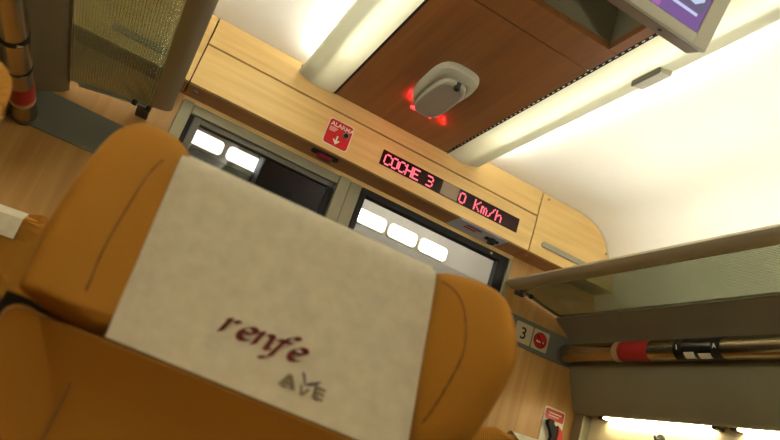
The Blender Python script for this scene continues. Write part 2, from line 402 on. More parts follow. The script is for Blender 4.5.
def cabinet(sgn, dx, label):
    t = thing('overhead_cabinet', label, 'cabinet', (sgn*.9, 0, 1.966), 'maple cabinets either side of the door header')
    prof = [(.6950, 1.966), (1.128, 1.966)]+[(x-.006, z-.003) for x, z in arc[::-1] if z > 1.99]+[(.6950, 2.2225)]
    P = [(sgn*(x+dx), z) for x, z in prof]
    build('cabinet_door', MB().prism(P, 0, .018), MAPLE, t)
    ins = [(sgn*(x+dx), z) for x, z in [(.697, 1.9665), (1.124, 1.9665), (1.09, 2.05), (1.03, 2.15), (.89, 2.215), (.697, 2.215)]]
    build('carcass', MB().prism(ins, .0185, YE-.001), SOFFIT, t)
    h = MB().prism([(sgn*(.857+dx+a), 2.0185+b) for a, b in rrect(.232, .024, .0115)], -.004, 0.002)
    build('handle', h, ALU, t)
    build('handle_groove', MB().box((sgn*(.752+dx), -.0048, 2.0065), (sgn*(.962+dx), -.0036, 2.0095)), GREYD, t)
    for x, z in ((.724, 2.206), (1.05, 2.108)):
        build('screw', MB().disc((sgn*(x+dx), -.003, z), .006, .004, 1, 10), ALU, t)
    build('soffit_rivet', MB().disc((sgn*(.72+dx), .05, 1.9625), .005, .004, 2, 10), ALU, t)
cabinet(1, 0, 'maple overhead cabinet with rounded corner and long metal pull, right of the display')
cabinet(-1, 0.002, 'maple overhead cabinet mostly hidden behind the left luggage rack')

# ------------------------------------------------------------------ the red LED display
F57 = {'C': ['01110', '10001', '10000', '10000', '10000', '10001', '01110'], 'O': ['01110', '10001', '10001', '10001', '10001', '10001', '01110'],
       'H': ['10001', '10001', '10001', '11111', '10001', '10001', '10001'], 'E': ['11111', '10000', '10000', '11110', '10000', '10000', '11111'],
       '3': ['11110', '00001', '00001', '01110', '00001', '00001', '11110'], '0': ['01110', '10001', '10001', '10001', '10001', '10001', '01110'],
       'K': ['10001', '10010', '10100', '11000', '10100', '10010', '10001'], 'm': ['00000', '00000', '11010', '10101', '10101', '10101', '10101'],
       '/': ['00001', '00010', '00010', '00100', '01000', '01000', '10000'], 'h': ['10000', '10000', '10110', '11001', '10001', '10001', '10001']}
dp = thing('information_display', 'long narrow dark display with red dot lettering set in the maple header', 'display', (.31, 0, 2.0095))
build('display_window', MB().box((.003, -.003, 2.0095), (.618, -.0002, 2.0685), .001), LEDGL, dp)
build('strip_reflection', MB().box((.262, -.0036, 2.0125), (.336, -.0028, 2.066)), mat('strip_reflection_grey', rgb(126, 110, 90), 0.25, 0.4), dp)  # grey patch standing in for the ceiling strip's reflection in the window
def led(txt, x0, z0, pitch, d):
    x = x0
    for ch in txt:
        if ch != ' ':
            mb = MB()
            for r, row in enumerate(F57[ch]):
                for c, b in enumerate(row):
                    if b == '1':
                        cx = x+c*d; cz = z0+(6-r)*d*1.08
                        mb.box((cx-d*.47, -.0046, cz-d*.47), (cx+d*.47, -.0036, cz+d*.47))
            build('led_character', mb, LED_E, dp)
        x += pitch
led('COCHE 3', .018, 2.0175, .0302, .0057)
led('0 Km/h', .345, 2.0175, .0337, .0057)

# alarm plate on the header, and the pull under it
al = thing('alarm_sign', 'red square alarm plate with white lettering and arrow on the header', 'sign', (-.172, -.0005, 1.986))
build('white_border', plate(.098, .102, .012, -.172, 2.037, 0, .0016), WHT, al)
build('red_plate', plate(.091, .095, .010, -.172, 2.037, -.0016, .0012), REDP, al)
build('alarm_lettering', moved(text_mb('ALARMA', .0225, bold=.0006, sx=1.02), -.2115, -.0033, 2.0605), WHT, al)
ln = MB()
for k in range(3): ln.box((-.211, -.0034, 2.052-.006*k), (-.180-.004*k, -.0030, 2.0545-.006*k))
build('small_lettering', ln, WHT, al)
build('keyhole_ring', MB().disc((-.146, -.006, 2.044), .013, .004, 1, 24), ALU, al)
build('keyhole', MB().disc((-.146, -.0075, 2.044), .0085, .003, 1, 20), BLACK, al)
ar = MB().box((-.1755, -.0034, 2.006), (-.1695, -.0030, 2.030)); ar.add([(-.1725, -.0034, 1.996), (-.186, -.0034, 2.013), (-.182, -.0034, 2.016), (-.1725, -.0034, 2.006), (-.163, -.0034, 2.016), (-.159, -.0034, 2.013)], [(0, 1, 2, 3), (0, 3, 4, 5)])
build('arrow', ar, WHT, al)
ah = thing('alarm_pull', 'small dark red alarm pull in a black slot under the header', 'alarm', (-.18, .045, 1.966))
build('slot', MB().prism([(-.18+a, .046+b) for a, b in rrect(.105, .034, .012)], 1.9615, 1.9665, 2), BLACK, ah)
build('pull', MB().prism([(-.20, .034), (-.16, .034), (-.150, .046), (-.16, .060), (-.20, .060), (-.21, .046)], 1.948, 1.962, 2), mat('dark_red_pull', rgb(120, 16, 20), 0.4), ah)

# ------------------------------------------------------------------ ceiling strip lights
def strip(sgn, label):
    t = thing('ceiling_light', label, 'light', (sgn*.31, -2, 2.167), 'two long strip lights along the ceiling')
    L = [(.236, 2.1755), (.243, 2.1745), (.262, 2.171), (.29, 2.1675), (.315, 2.167), (.345, 2.171), (.368, 2.178), (.381, 2.182), (.385, 2.188)]
    if sgn > 0: ln_ = L
    else: ln_ = [(-x, z) for x, z in L][::-1]
    build('diffuser', MB().sheet(ln_, YB, -.003, .002), OPAL, t, smooth=True)
    tb = MB()
    y = -.27
    while y > YB+.3:
        tb.tube([(sgn*.304, y, 2.200), (sgn*.304, max(y-1.15, YB+.2), 2.200)], .010, 10); y -= 1.20
    build('fluorescent_tube', tb, TUBE_E, t)
    tb = MB(); y = -.10
    while y > YB+.3:
        tb.tube([(sgn*.354, y, 2.189), (sgn*.354, max(y-1.15, YB+.2), 2.189)], .0075, 10); y -= 1.20
    build('cove_tube', tb, COVE_E, t)
    tl = [(.330, 2.1775), (.338, 2.174), (.352, 2.1755), (.368, 2.181), (.380, 2.187)]
    if sgn < 0: tl = [(-x, z) for x, z in tl][::-1]
    build('added_cove_baffle', MB().sheet(tl, YB, -.003, .0015), BAFFLE, t)  # unseen baffle, added to keep the cove tube from overlighting the diffuser
    ep = [(sgn*x, z) for x, z in [(.24, 2.177), (.29, 2.171), (.315, 2.1695), (.345, 2.173), (.38, 2.188), (.384, 2.215), (.24, 2.215)]]
    build('end_plate', MB().prism(ep, -.0035, -.001), GREYD, t)
    cb = MB().box((sgn*.2352, YB, 2.1735), (sgn*.2372, -.003, 2.1765)); cb.box((sgn*.2412, YB, 2.1715), (sgn*.2432, -.003, 2.1745))
    if sgn > 0:
        y = -.05
        while y > -2.2:
            cb.box((.2372, y-.012, 2.1735), (.2412, y, 2.1755)); y -= .024
    else: cb.box((-.2412, YB, 2.1725), (-.2372, -.003, 2.1755))
    stuff(build('perforated_edge' if sgn > 0 else 'dark_edge', cb, SHADOW, t))
    return t
strip(1, 'long glowing ceiling strip on the right with perforated dark edge and metal latch')
strip(-1, 'long glowing ceiling strip on the left of the wooden ceiling')
lt = thing('strip_latch', 'small grey metal latch plate on the right ceiling strip near the screen', 'latch', (.355, -.915, 2.155))
build('latch_plate', MB().prism([(.337, 2.1725), (.341, 2.157), (.374, 2.163), (.376, 2.181)], -.968, -.868), GREYP, lt)
build('latch_lip', MB().box((.3335, -.968, 2.153), (.3385, -.868, 2.1735), .001), GREYD, lt)

# ------------------------------------------------------------------ luggage racks
def rack(sgn, dx, yr, ygl, label):
    t = thing('luggage_rack', label, 'rack', (sgn*(.85+dx), -2, 1.80), 'luggage racks along both sides')
    P = lambda pr: [(sgn*(x+dx), z) for x, z in pr]
    rp = P([(.690, 1.849), (.691, 1.857), (.698, 1.8605), (.712, 1.861), (.735, 1.857), (.752, 1.848), (.753, 1.835), (.745, 1.8335), (.715, 1.838), (.697, 1.843)])
    rings = []
    for y, s in ((YB, 1), (yr-.016, 1), (yr-.006, .88), (yr, .6)):
        cx = sum(p[0] for p in rp)/len(rp); cz = sum(p[1] for p in rp)/len(rp)
        rings.append([(cx+(p[0]-cx)*s, y, cz+(p[1]-cz)*s) for p in rp])
    build('front_rail', MB().loft(rings), RAILM, t, smooth=True)
    line = []
    n = 132
    for i in range(n+1):
        a = i/n; x = .746+(.224+(.025 if sgn < 0 else 0))*a; z = 1.842-.036*a; line.append((sgn*(x+dx), z+.0015*math.sin(i*PI/2)))
    if sgn < 0: line = line[::-1]
    build('shelf_glass', MB().sheet(line, YB, ygl, .004), RIB, t, smooth=True)
    xb = .025 if sgn < 0 else 0
    build('rear_channel', MB().prism(P([(x+xb, z) for x, z in [(.966, 1.800), (.972, 1.7995), (.979, 1.806), (.981, 1.814), (.968, 1.812)]]), YB, ygl), OLIVE, t)
    build('shelf_edge', MB().prism(P([(.748, 1.836), (.752, 1.846), (.968, 1.812), (.966, 1.802)]), ygl, ygl+.005), ALU, t)
    tb = MB(); y = -.25
    while y > YB+.4:
        tb.tube([(sgn*(.726+dx), y, 1.868), (sgn*(.726+dx), max(y-1.1, YB+.2), 1.868)], .0055, 8); y -= 1.16
    build('rack_lamp', tb, RAIL_E, t)
    for x in (.755, .80):
        build('bracket_knob', MB().disc((sgn*(x+dx), ygl-.02, 1.818), .008, .014, 2, 12), BLACK, t)
    br = MB().box((sgn*(.75+dx), ygl+.004, 1.822), (sgn*(.79+dx), YE-.001, 1.838), .002)
    build('end_bracket', br, GREYD, t)
rack(1, 0, .116, .09, 'ribbed glass luggage rack with grey front rail along the right wall')
rack(-1, .015, .02, .04, 'ribbed glass luggage rack overhead at the upper left')

# tubes carrying the seat numbers
def tube_rail(sgn, x, z, label, red, bands, sleeve):
    t = thing('number_tube', label, 'tube', (x, -2, z-.035), 'steel tubes under the luggage racks')
    build('steel_tube', MB().tube([(x, YB, z), (x, YE-.012, z)], .0355, 28, True), TUBEM, t, smooth=True)
    build('end_socket', MB().tube([(x, YE-.02, z), (x, YE-.004, z)], .039, 24), GREYD, t, smooth=True)
    def band(nm, a, b, m, r=.0362): return build(nm, MB().tube([(x, a, z), (x, b, z)], r, 28), m, t, smooth=True)
    band('red_label', red[0], red[1], REDL)
    band('pale_label_edge', red[0]+.002, red[0]+.03, mat('label_tan', rgb(176, 146, 100), 0.5))
    d = Vector((-.667-x, 0, 1.0-z)).normalized()
    for (a, b), ch in zip(bands, '1A'):
        bo = band('number_band', a, b, BLACK, .0366)
        mb = text_mb(ch, .020, bold=.0008)
        # the letter's right is toward the rear of the car on the right wall, toward the front on the left
        rx = Vector((0, -1, 0)) if sgn > 0 else Vector((0, 1, 0)); uz = Vector((0, 0, 1)); uz = (uz-d*uz.dot(d)).normalized()
        c = Vector((x, (a+b)/2, z))+d*.0372+uz*.010
        wd = max(v[0] for v in mb.v)
        mb.v = [tuple(c+rx*(v[0]-wd/2)+uz*(v[2]-.007)) for v in mb.v]
        build('number', mb, WHT, t)
    if sleeve:
        band('clear_sleeve', bands[0][1], bands[1][0], mat('sleeve_dark_gloss', rgb(44, 40, 34), 0.06, 0.5, coat=1.0), .0361)
        for (a, b, w0, w1) in ((bands[0][1]-.01, bands[0][1]-.05, 0.2, .9), (bands[0][1]-.065, bands[1][0]+.004, .35, .95)):
            mb = MB(); uz = Vector((0, 0, 1))
            ring = []
            for k in range(6):
                an = math.atan2(d.z, d.x)+(w0+(w1-w0)*k/5)*(1 if sgn > 0 else -1)
                ring.append((x+.0366*math.cos(an), z+.0366*math.sin(an)))
            nb = len(ring); mb.add([(p[0], a, p[1]) for p in ring]+[(p[0], b, p[1]) for p in ring], [(i, i+1, nb+i+1, nb+i) for i in range(nb-1)])
            build('pictogram', mb, WHT, t)
tube_rail(1, 1.045, 1.680, 'steel tube with a red label and seat numbers along the right wall', (-.225, -.365), ((-.483, -.516), (-.632, -.664)), True)
tube_rail(-1, -1.087, 1.672, 'steel tube with red and black bands in the upper left corner', (-.055, -.165), ((-.27, -.285), (-.455, -.48)), False)

# ------------------------------------------------------------------ monitor in its recess
mo = thing('monitor', 'grey ceiling monitor with purple screen tilted down from the wooden ceiling', 'monitor', (0, -1.255, 1.994))
def MF(x, t, d):      # x across, t up the face, d behind the face
    return (x, -1.255-.374*t+.927*d, 1.994+.927*t+.374*d)
def mbox(a, b, bev=0):
    q = MB().box(a, b, bev); q.v = [MF(*p) for p in q.v]; return q
def mpoly(pts, d0, d1):
    q = MB().prism(pts, d0, d1, 2); q.v = [MF(*p) for p in q.v]; return q
HW, HT = .205, .225
build('rear_case', mbox((-HW, .001, .012), (HW, HT, .060), .005), mat('monitor_case', rgb(112, 90, 62), 0.5), mo)
build('bezel', mbox((-HW, 0, 0), (-HW+.037, HT, .0125), .002), GREYP, mo)
build('bezel', mbox((HW-.037, 0, 0), (HW, HT, .0125), .002), GREYP, mo)
build('bezel', mbox((-HW+.0365, 0, .0002), (HW-.0365, .024, .0125), .002), GREYP, mo)
build('bezel', mbox((-HW+.0365, HT-.02, .0002), (HW-.0365, HT, .0125), .002), GREYP, mo)
build('screen_edge', mbox((-HW+.036, .022, .006), (HW-.036, HT-.018, .0124)), BLACK, mo)
sc = build('screen', mbox((-HW+.041, .0265, .0035), (HW-.0385, HT-.021, .0058)), SCR_E, mo)
build('picture', mbox((-HW+.06, .062, .003), (HW-.045, HT-.03, .0034)), SCR_G, mo)
build('picture', mbox((-HW+.06, .052, .003), (HW-.055, .058, .0034)), SCR_W, mo)
build('picture', mpoly([(.10, .075), (.135, .072), (.152, .085), (.150, .10), (.128, .112), (.102, .104), (.095, .09)], .0022, .0029), SCR_W, mo)
build('picture', mpoly([(.03, .068), (.085, .066), (.092, .08), (.06, .12), (.02, .13), (.0, .10)], .0022, .0029), emit('screen_mid_blue', rgb(168, 176, 214), .85), mo)
build('picture', mpoly([(.02, .064), (.09, .10), (.094, .096), (.035, .062)], .0016, .0021), SCR_G, mo)
build('picture', mbox((-HW+.041, .027, .0030), (.06, .040, .0034)), SCR_P, mo)
build('screw', mbox((.10, -.0012, .028), (.107, .002, .035)), BLACK, mo)
build('mount_arm', MB().tube([(0, -1.22, 2.16), (0, -1.10, 2.25), (0, -1.04, 2.30)], .018, 14), GREYD, mo, smooth=True)
build('mount_disc', MB().disc((0, -1.02, 2.312), .055, .016, 2, 28), GREYP, mo)

# ------------------------------------------------------------------ sensor unit with its red light
se = thing('ceiling_sensor', 'oblong grey sensor housing on the wooden ceiling, glowing red at one end', 'sensor', (0, -.40, 2.174))
def oval(hw, hl, cy, z, n=40, p=3.2, tilt=0.0, taper=0.0):
    out = []
    for k in range(n):
        a = 2*PI*k/n; c, s_ = math.cos(a), math.sin(a)
        x = hw*math.copysign(abs(c)**(2/p), c); y_ = hl*math.copysign(abs(s_)**(2/p), s_)
        x *= 1-taper*(y_/hl)
        out.append((x, cy+y_, z+tilt*y_))
    return out
build('housing', MB().loft([oval(.071, .142, -.392, 2.174, taper=.10), oval(.072, .143, -.392, 2.162, taper=.10), oval(.069, .139, -.392, 2.150, taper=.10, tilt=-.02), oval(.062, .130, -.390, 2.143, taper=.10, tilt=-.04),
    oval(.055, .119, -.386, 2.141, taper=.08, tilt=-.05), oval(.052, .115, -.384, 2.146, taper=.08, tilt=-.05)]), GREYP, se, smooth=True)
def shift(r, dx): return [(x+dx, y_, z) for x, y_, z in r]
build('cover_rim', MB().loft([shift(oval(.051, .116, -.366, z, tilt=-.06), .008) for z in (2.148, 2.133)]+[shift(oval(.049, .113, -.365, 2.1295, tilt=-.06), .008), shift(oval(.044, .107, -.364, 2.129, tilt=-.06), .008)]), GREYP, se, smooth=True)
build('cover_face', MB().loft([shift(oval(.0435, .106, -.364, z, tilt=-.06), .008) for z in (2.131, 2.1285)]), mat('cover_face_grey', rgb(150, 136, 118), 0.5), se)
build('lens_boss', MB().tube([(.012, -.474, 2.150), (.012, -.474, 2.129)], .011, 16), DARKG, se)
build('lens', MB().tube([(.012, -.474, 2.130), (.012, -.474, 2.1265)], .006, 12), BLACK, se)
build('red_indicator', MB().box((-.034, -.2475, 2.130), (.046, -.2435, 2.140), .001), REDLAMP, se)
def lamp(nm, typ, loc, energy, col, size=.02, rot=None):
    ld = bpy.data.lights.new(nm, typ); ld.energy = energy; ld.color = col
    if typ == 'POINT': ld.shadow_soft_size = size
    lo = bpy.data.objects.new(nm, ld); COL.objects.link(lo); lo.location = loc
    return lo
for x, y, e in ((-.050, -.240, .05), (-.034, -.220, .05), (.030, -.190, .05), (.085, -.205, .07), (.115, -.185, .05)):  # free-standing point lights added for the red glow patches on the boards
    o = lamp('indicator_glow', 'POINT', (x, y, 2.163), e, (1, .02, .03), .006); o.parent = se; o.location = Vector((x, y, 2.163))-OFF[se.name_full]

# ------------------------------------------------------------------ signs on the end wall
cs = thing('coach_number_sign', 'beige plate reading 3 on the grey strip of the end wall', 'sign', (.834, YE-.006, 1.648))
build('plate', plate(.080, .080, .006, .834, 1.688, YE-.0065, .003), mat('plate_beige', rgb(196, 184, 150), 0.5), cs)
build('number', moved(text_mb('3', .066, bold=.0008), .817, YE-.0102, 1.665), INK, cs)
ns = thing('no_smoking_sign', 'beige plate with a round red no smoking disc beside the number 3', 'sign', (.917, YE-.006, 1.648))
build('plate', plate(.076, .080, .006, .919, 1.688, YE-.0065, .003), MATS['plate_beige'], ns)
build('red_disc', MB().disc((.917, YE-.0112, 1.688), .029, .0016, 1, 32), REDP, ns)
build('dark_ring', MB().disc((.917, YE-.0102, 1.688), .032, .0006, 1, 32), INK, ns)
cg = MB().box((-.019, -.0006, -.0035), (.010, 0, .0035)); cg.box((.012, -.0006, -.0035), (.017, 0, .0035))
cg.xf(Matrix.Translation((.917, YE-.0114, 1.682))); build('cigarette', cg, WHT, ns)
sl = MB().box((-.027, -.0006, -.003), (.027, 0, .003)); sl.xf(Matrix.Translation((.917, YE-.0122, 1.688)) @ Matrix.Rotation(math.radians(45), 4, 'Y')); build('slash', sl, mat('dark_slash', rgb(70, 10, 12), .5), ns)

em = thing('emergency_hammer', 'black and red emergency hammer on a white plate by the right wall', 'hammer', (1.068, YE-.002, 1.26))
build('plate', plate(.100, .205, .010, 1.069, 1.358, YE-.0005, .003), WHT, em)
build('red_label', plate(.090, .040, .006, 1.069, 1.434, YE-.0035, .001), REDP, em)
ln = MB()
for k in range(2): ln.box((1.040, YE-.0052, 1.438-.011*k), (1.100-.01*k, YE-.0046, 1.442-.011*k))
build('small_lettering', ln, WHT, em)
hp = [(1.032, 1.405), (1.044, 1.414), (1.062, 1.408), (1.090, 1.388), (1.092, 1.372), (1.080, 1.352), (1.072, 1.30), (1.066, 1.285), (1.056, 1.30), (1.062, 1.35), (1.054, 1.368), (1.034, 1.392)]
build('hammer_head', poly(hp, YE-.006, .020), BLACK, em)
build('hammer_tip', poly([(1.060, 1.408), (1.074, 1.400), (1.070, 1.393), (1.057, 1.401)], YE-.0262, .001), WHT, em)
hr = [(1.078, 1.398), (1.098, 1.384), (1.108, 1.366), (1.104, 1.34), (1.094, 1.31), (1.088, 1.27), (1.072, 1.27), (1.074, 1.31), (1.084, 1.35), (1.084, 1.375)]
build('red_bracket', poly(hr, YE-.0045, .026), REDP, em)
build('red_foot', MB().box((1.040, YE-.018, 1.284), (1.080, YE-.004, 1.296), .002), REDP, em)

# ------------------------------------------------------------------ window lamps under the lower panels
def winlamp(sgn, dx, y0, y1, label, group=None):
    t = thing('window_lamp', label, 'light', (sgn*(1.19+dx), (y0+y1)/2, 1.462), group)
    x0, x1 = sgn*(1.172+dx), sgn*(1.204+dx)
    build('housing', MB().box((x0, y1-.02, 1.474), (x1, y0+.02, 1.490), .001), GREYP, t)
    build('lit_lens', MB().box((sgn*(1.176+dx), y1, 1.467), (sgn*(1.20+dx), y0, 1.4745), .002), WIN_E, t)
    for y in (y0, y1): build('end_clip', MB().box((x0, y-.012, 1.464), (x1, y+.012, 1.476), .001), DARKG, t)
G = 'window lamps further back along the walls'
winlamp(1, 0, -.02, -.545, 'thin lit window lamp under the right panel, nearest the end wall')
winlamp(1, 0, -.615, -1.14, 'thin lit window lamp under the right panel, second from the end wall')
ORD = ('first', 'second', 'third', 'fourth', 'fifth', 'sixth', 'seventh')
for k in range(2, 7): winlamp(1, 0, -.02-.595*k, -.545-.595*k, 'thin lit window lamp under the right panel, %s from the end wall' % ORD[k], G)
for k in range(0, 7): winlamp(-1, .04, -.02-.595*k, -.545-.595*k, 'thin lit window lamp under the left panel, %s from the end wall' % ORD[k], G)
hk = thing('coat_hook', 'small dark round coat hook on the cream window wall', 'hook', (1.2, -.305, 1.40))
build('rosette', MB().tube([(1.205, -.305, 1.418), (1.198, -.305, 1.418)], .018, 20), DARKG, hk)
build('peg', MB().tube([(1.199, -.305, 1.418), (1.180, -.305, 1.414), (1.172, -.305, 1.424)], .005, 10), DARKG, hk)

ld = bpy.data.lights.new('vestibule_fill_light', 'AREA'); ld.shape = 'RECTANGLE'; ld.size = .9; ld.size_y = .3; ld.energy = 14.0; ld.color = (1, .96, .88)
lo = bpy.data.objects.new('vestibule_fill_light', ld); COL.objects.link(lo); lo.location = (.55, .45, 2.35)  # unseen area light, added only to brighten the vestibule
# ------------------------------------------------------------------ vestibule lamps seen through the doors
def vlamp(x, wd, label, grp):
    t = thing('vestibule_lamp', label, 'light', (x, .78, 2.05), grp)
    build('rim', plate(wd+.012, .076, .022, x, 2.087, .80, .012), GREYP, t)
    build('lit_cover', plate(wd, .066, .019, x, 2.087, .789, .006), VEST_E, t)
for x, l in ((.305, 'leftmost'), (.48, 'middle'), (.655, 'rightmost')):
    vlamp(x, .152, 'bright rounded vestibule lamp behind the right glass door, %s of three' % l, 'lamps behind the right door')
for x, l in ((-.532, 'left'), (-.358, 'right')):
    vlamp(x, .152, 'bright rounded vestibule lamp behind the smoked left pane, the %s one' % l, 'lamps behind the left pane')

# ------------------------------------------------------------------ seats
REC = math.radians(11.5)
def SP(u, v, wf):     # headrest frame: u across, v up, wf toward the sitter; to the seat's own axes
    return (u-.17, v*math.sin(REC)-wf*math.cos(REC), 1.279+v*math.cos(REC)+wf*math.sin(REC))
OUT = [(.0, -.238, .02), (-.030, -.238, .07), (-.046, -.238, .095), (-.050, -.238, .098), (-.053, -.234, .1), (-.054, -.22, .1), (-.055, -.205, .1), (-.058, -.174, .1), (-.058, -.139, .1), (-.057, -.106, .1), (-.056, -.076, .098), (-.053, -.052, .09),
       (-.046, -.028, .072), (-.033, -.012, .05), (-.019, -.002, .025), (0, .003, 0), (.05, .000, 0), (.10, -.003, 0), (.163, -.007, 0), (.22, -.010, 0), (.28, -.014, 0), (.336, -.019, 0), (.366, -.031, .04), (.386, -.047, .064), (.398, -.071, .085),
       (.405, -.101, .1), (.408, -.129, .1), (.405, -.154, .1), (.397, -.191, .095), (.388, -.222, .08), (.375, -.240, .055), (.350, -.247, .02), (.28, -.247, 0), (.22, -.245, 0), (.16, -.243, 0), (.09, -.241, 0)]
def wing(u, v):
    a, b = -.009-.055*v, .349-.058*v      # where the wings begin: along the cloth's slanted sides
    if u < a: return .1*min(1.3, (a-u)/.066)**1.2
    if u > b: return .1*min(1.3, (u-b)/.070)**1.2
    return 0.0
def shell(out, T, rings=18, cu=.17, cv=-.13, pw=9.0):
    """padded sheet: outline rings pulled to the middle, thickness fading to 0 at the rim"""
    n = len(out); mb = MB(); R = []
    for side_ in (1, -1):
        for k in range(rings+1):
            r = 1-(k/rings)**1.8*.97 if k else 1.0
            ring = []
            for (u, v) in out:
                uu = cu+(u-cu)*r; vv = cv+(v-cv)*r
                e = 1e-3; sl_ = (wing(uu+e, vv)-wing(uu-e, vv))/(2*e); L_ = math.hypot(1, sl_)
                th = T*math.sqrt(max(0, 1-r**pw))*side_
                ring.append(SP(uu-sl_/L_*th, vv, wing(uu, vv)-T+th/L_))
            R.append(ring)
    front = R[:rings+1]; rear = R[rings+1:]
    return MB().loft(front[::-1]+rear[1:])
GL = {'r': [[(-.12, .93), (.06, .98), (.03, .5), (-.02, 0)], [(.05, .62), (.25, .92), (.45, 1.0), (.66, .90)]],
      'e': [[(.14, .50), (.50, .53), (.86, .62), (.84, .86), (.58, 1.0), (.27, .86), (.10, .5), (.18, .16), (.48, 0), (.90, .18)]],
      'n': [[(-.12, .93), (.06, .98), (.03, .5), (-.02, 0)], [(.05, .62), (.30, .92), (.58, 1.0), (.76, .84), (.74, .45), (.76, .10), (.98, .06)]],
      'f': [[(-.42, -.50), (-.20, -.56), (.02, -.34), (.18, .3), (.36, 1.0), (.56, 1.40), (.86, 1.52), (1.06, 1.38)], [(-.02, .94), (.40, .96), (.80, .98)]]}
def pen(ch, gx, xh=.0168, nib=(.0033, .0022)):
    """broad-nib strokes, slanted"""
    mb = MB()
    for path in GL[ch]:
        p = [Vector(q) for q in path]; p = [p[0]*2-p[1]]+p+[p[-1]*2-p[-2]]; pts = []
        for i in range(1, len(p)-2):
            for k in range(6):
                t = k/6; a, b, c, d = p[i-1], p[i], p[i+1], p[i+2]
                pts.append(.5*((2*b)+(c-a)*t+(2*a-5*b+4*c-d)*t*t+(3*b-a-3*c+d)*t**3))
        pts.append(p[-2])
        v = []
        for q in pts:
            x = gx+(q.x+.20*q.y)*xh*1.08; z = q.y*xh
            v += [(x-nib[0], 0, z-nib[1]), (x+nib[0], 0, z+nib[1])]
        mb.add(v, [(2*i, 2*i+1, 2*i+3, 2*i+2) for i in range(len(pts)-1)])
    return mb
def seat(label, group=None, special=None):
    t = thing('train_seat', label, 'seat', (0, 0, 0), group); OFF[t.name_full] = Vector((0, 0, 0))
    # smooth the outline
    P = [Vector((u, v)) for u, v, _ in OUT]
    for _ in range(3):
        Q = []
        for i in range(len(P)):
            a, b = P[i], P[(i+1) % len(P)]; Q += [a*.75+b*.25, a*.25+b*.75]
        P = Q
    P = [(.17+(p[0]-.17)*1.03+(.015 if p[0] > .17 else -.004), -.13+(p[1]+.13)*(1.01 if p[1] < -.13 or -.02 < p[0] < .35 else 1.17 if p[0] < 0 else 1.10)) for p in P]
    hrest = build('headrest', shell(P, .036), SEATF, t, smooth=True)
    # piping seams on the wings
    for sg in (-1, 1):
        pts = []
        for (u, v) in P:
            if -.225 < v < -.02 and ((u < -.01 and sg < 0) or (u > .355 and sg > 0)):
                r = .90
                uu = .17+(u-.17)*r; vv = -.13+(v+.13)*r
                e = 1e-3; sl_ = (wing(uu+e, vv)-wing(uu-e, vv))/(2*e); L_ = math.hypot(1, sl_); th = .036*math.sqrt(1-r**9)
                pts.append(SP(uu-sl_/L_*th, vv, wing(uu, vv)-.036+th/L_+.0002))
        if sg < 0:
            # the list starts mid-way on the left side; order by angle
            pts.sort(key=lambda p: math.atan2(p[2]-1.15, -(p[0])))
        else: pts.sort(key=lambda p: math.atan2(p[2]-1.15, p[0]))
        build('wing_seam', MB().tube(pts, .0011, 6), SEAM, hrest)
    g = MB()
    gp = [(-.095, -.224, -.014), (.43, -.238, -.014), (.43, -.265, -.014), (-.095, -.252, -.014)]
    g.add([SP(*p) for p in gp]+[SP(p[0], p[1], -.075) for p in gp], [(0, 1, 2, 3), (7, 6, 5, 4), (0, 4, 5, 1), (1, 5, 6, 2), (2, 6, 7, 3), (3, 7, 4, 0)])
    build('gap_trim', g, SHADOW, t)
    # backrest
    bo = rrect(.490, .614, .022, 5)
    bo = [(.168+a, -.554+b-.012*a/.27) for a, b in bo]
    def bshell(out, T, pw=24):
        R = []; rings = 7
        for side_ in (1, -1):
            for k in range(rings+1):
                r = 1-(k/rings)**1.8*.97 if k else 1.0
                ring = []
                for u, v in out:
                    uu = .168+(u-.168)*r; vv = -.554+(v+.554)*r
                    th = T*math.sqrt(max(0, 1-r**pw))*side_
                    bl = .080*max(0, (abs(uu-.168)-.184)/.062)**1.2
                    ring.append(SP(uu, vv, -.049+th+bl))
                R.append(ring)
        return MB().loft(R[:rings+1][::-1]+R[rings+2:])
    bk = build('backrest', bshell(bo, .046), SEATB, t, smooth=True)
    for u in (.004, .332):
        pts = [SP(u+.0*(k/10), -.272-.55*k/10, .0008) for k in range(11)]
        build('back_seam', MB().tube(pts, .0014, 6), SEAM, bk)
    # shell, cushion, armrests, pedestal
    bs = MB(); pts = [(-.24, -.27), (.24, -.27), (.262, -.84), (-.262, -.84)]
    bs.add([SP(.17+a, b, -.094) for a, b in pts]+[SP(.17+a*.9, b, -.118) for a, b in pts], [(0, 1, 2, 3), (7, 6, 5, 4), (0, 4, 5, 1), (1, 5, 6, 2), (2, 6, 7, 3), (3, 7, 4, 0)])
    build('back_shell', bs, DARKG, t)
    y0 = SP(0, -.84, 0)[1]
    build('cushion', MB().box((-.24, y0-.40, .33), (.24, y0-.01, .46), .045), SEATB, t, smooth=True)
    for sx in (-1, 1):
        am = MB().box((sx*.245, y0-.36, .62), (sx*.272, y0+.02, .655), .012); am.box((sx*.250, y0-.10, .30), (sx*.268, y0-.02, .625), .006)
        build('armrest', am, DARKG, t, smooth=True)
    pd = MB().box((-.10, y0-.34, .02), (.10, y0-.12, .335), .02); pd.box((-.20, y0-.38, 0), (.20, y0-.06, .025), .008)
    build('pedestal', pd, GREYD, t)
    # the paper cloth over the headrest: its own thing, lying on it
    c = thing('headrest_cloth', special or 'x', 'cloth', (0, 0, 0), 'paper headrest cloths'); OFF[c.name_full] = Vector((0, 0, 0))
    T = .036
    q = [(.0, .0), (.338, -.0165), (.353, -.257), (.014, -.2405)]
    cols = 24; path = []
    for k in range(25):                                    # up the front
        a = k/24; path.append((1-a, 0.0018))
    V, Fc = [], []
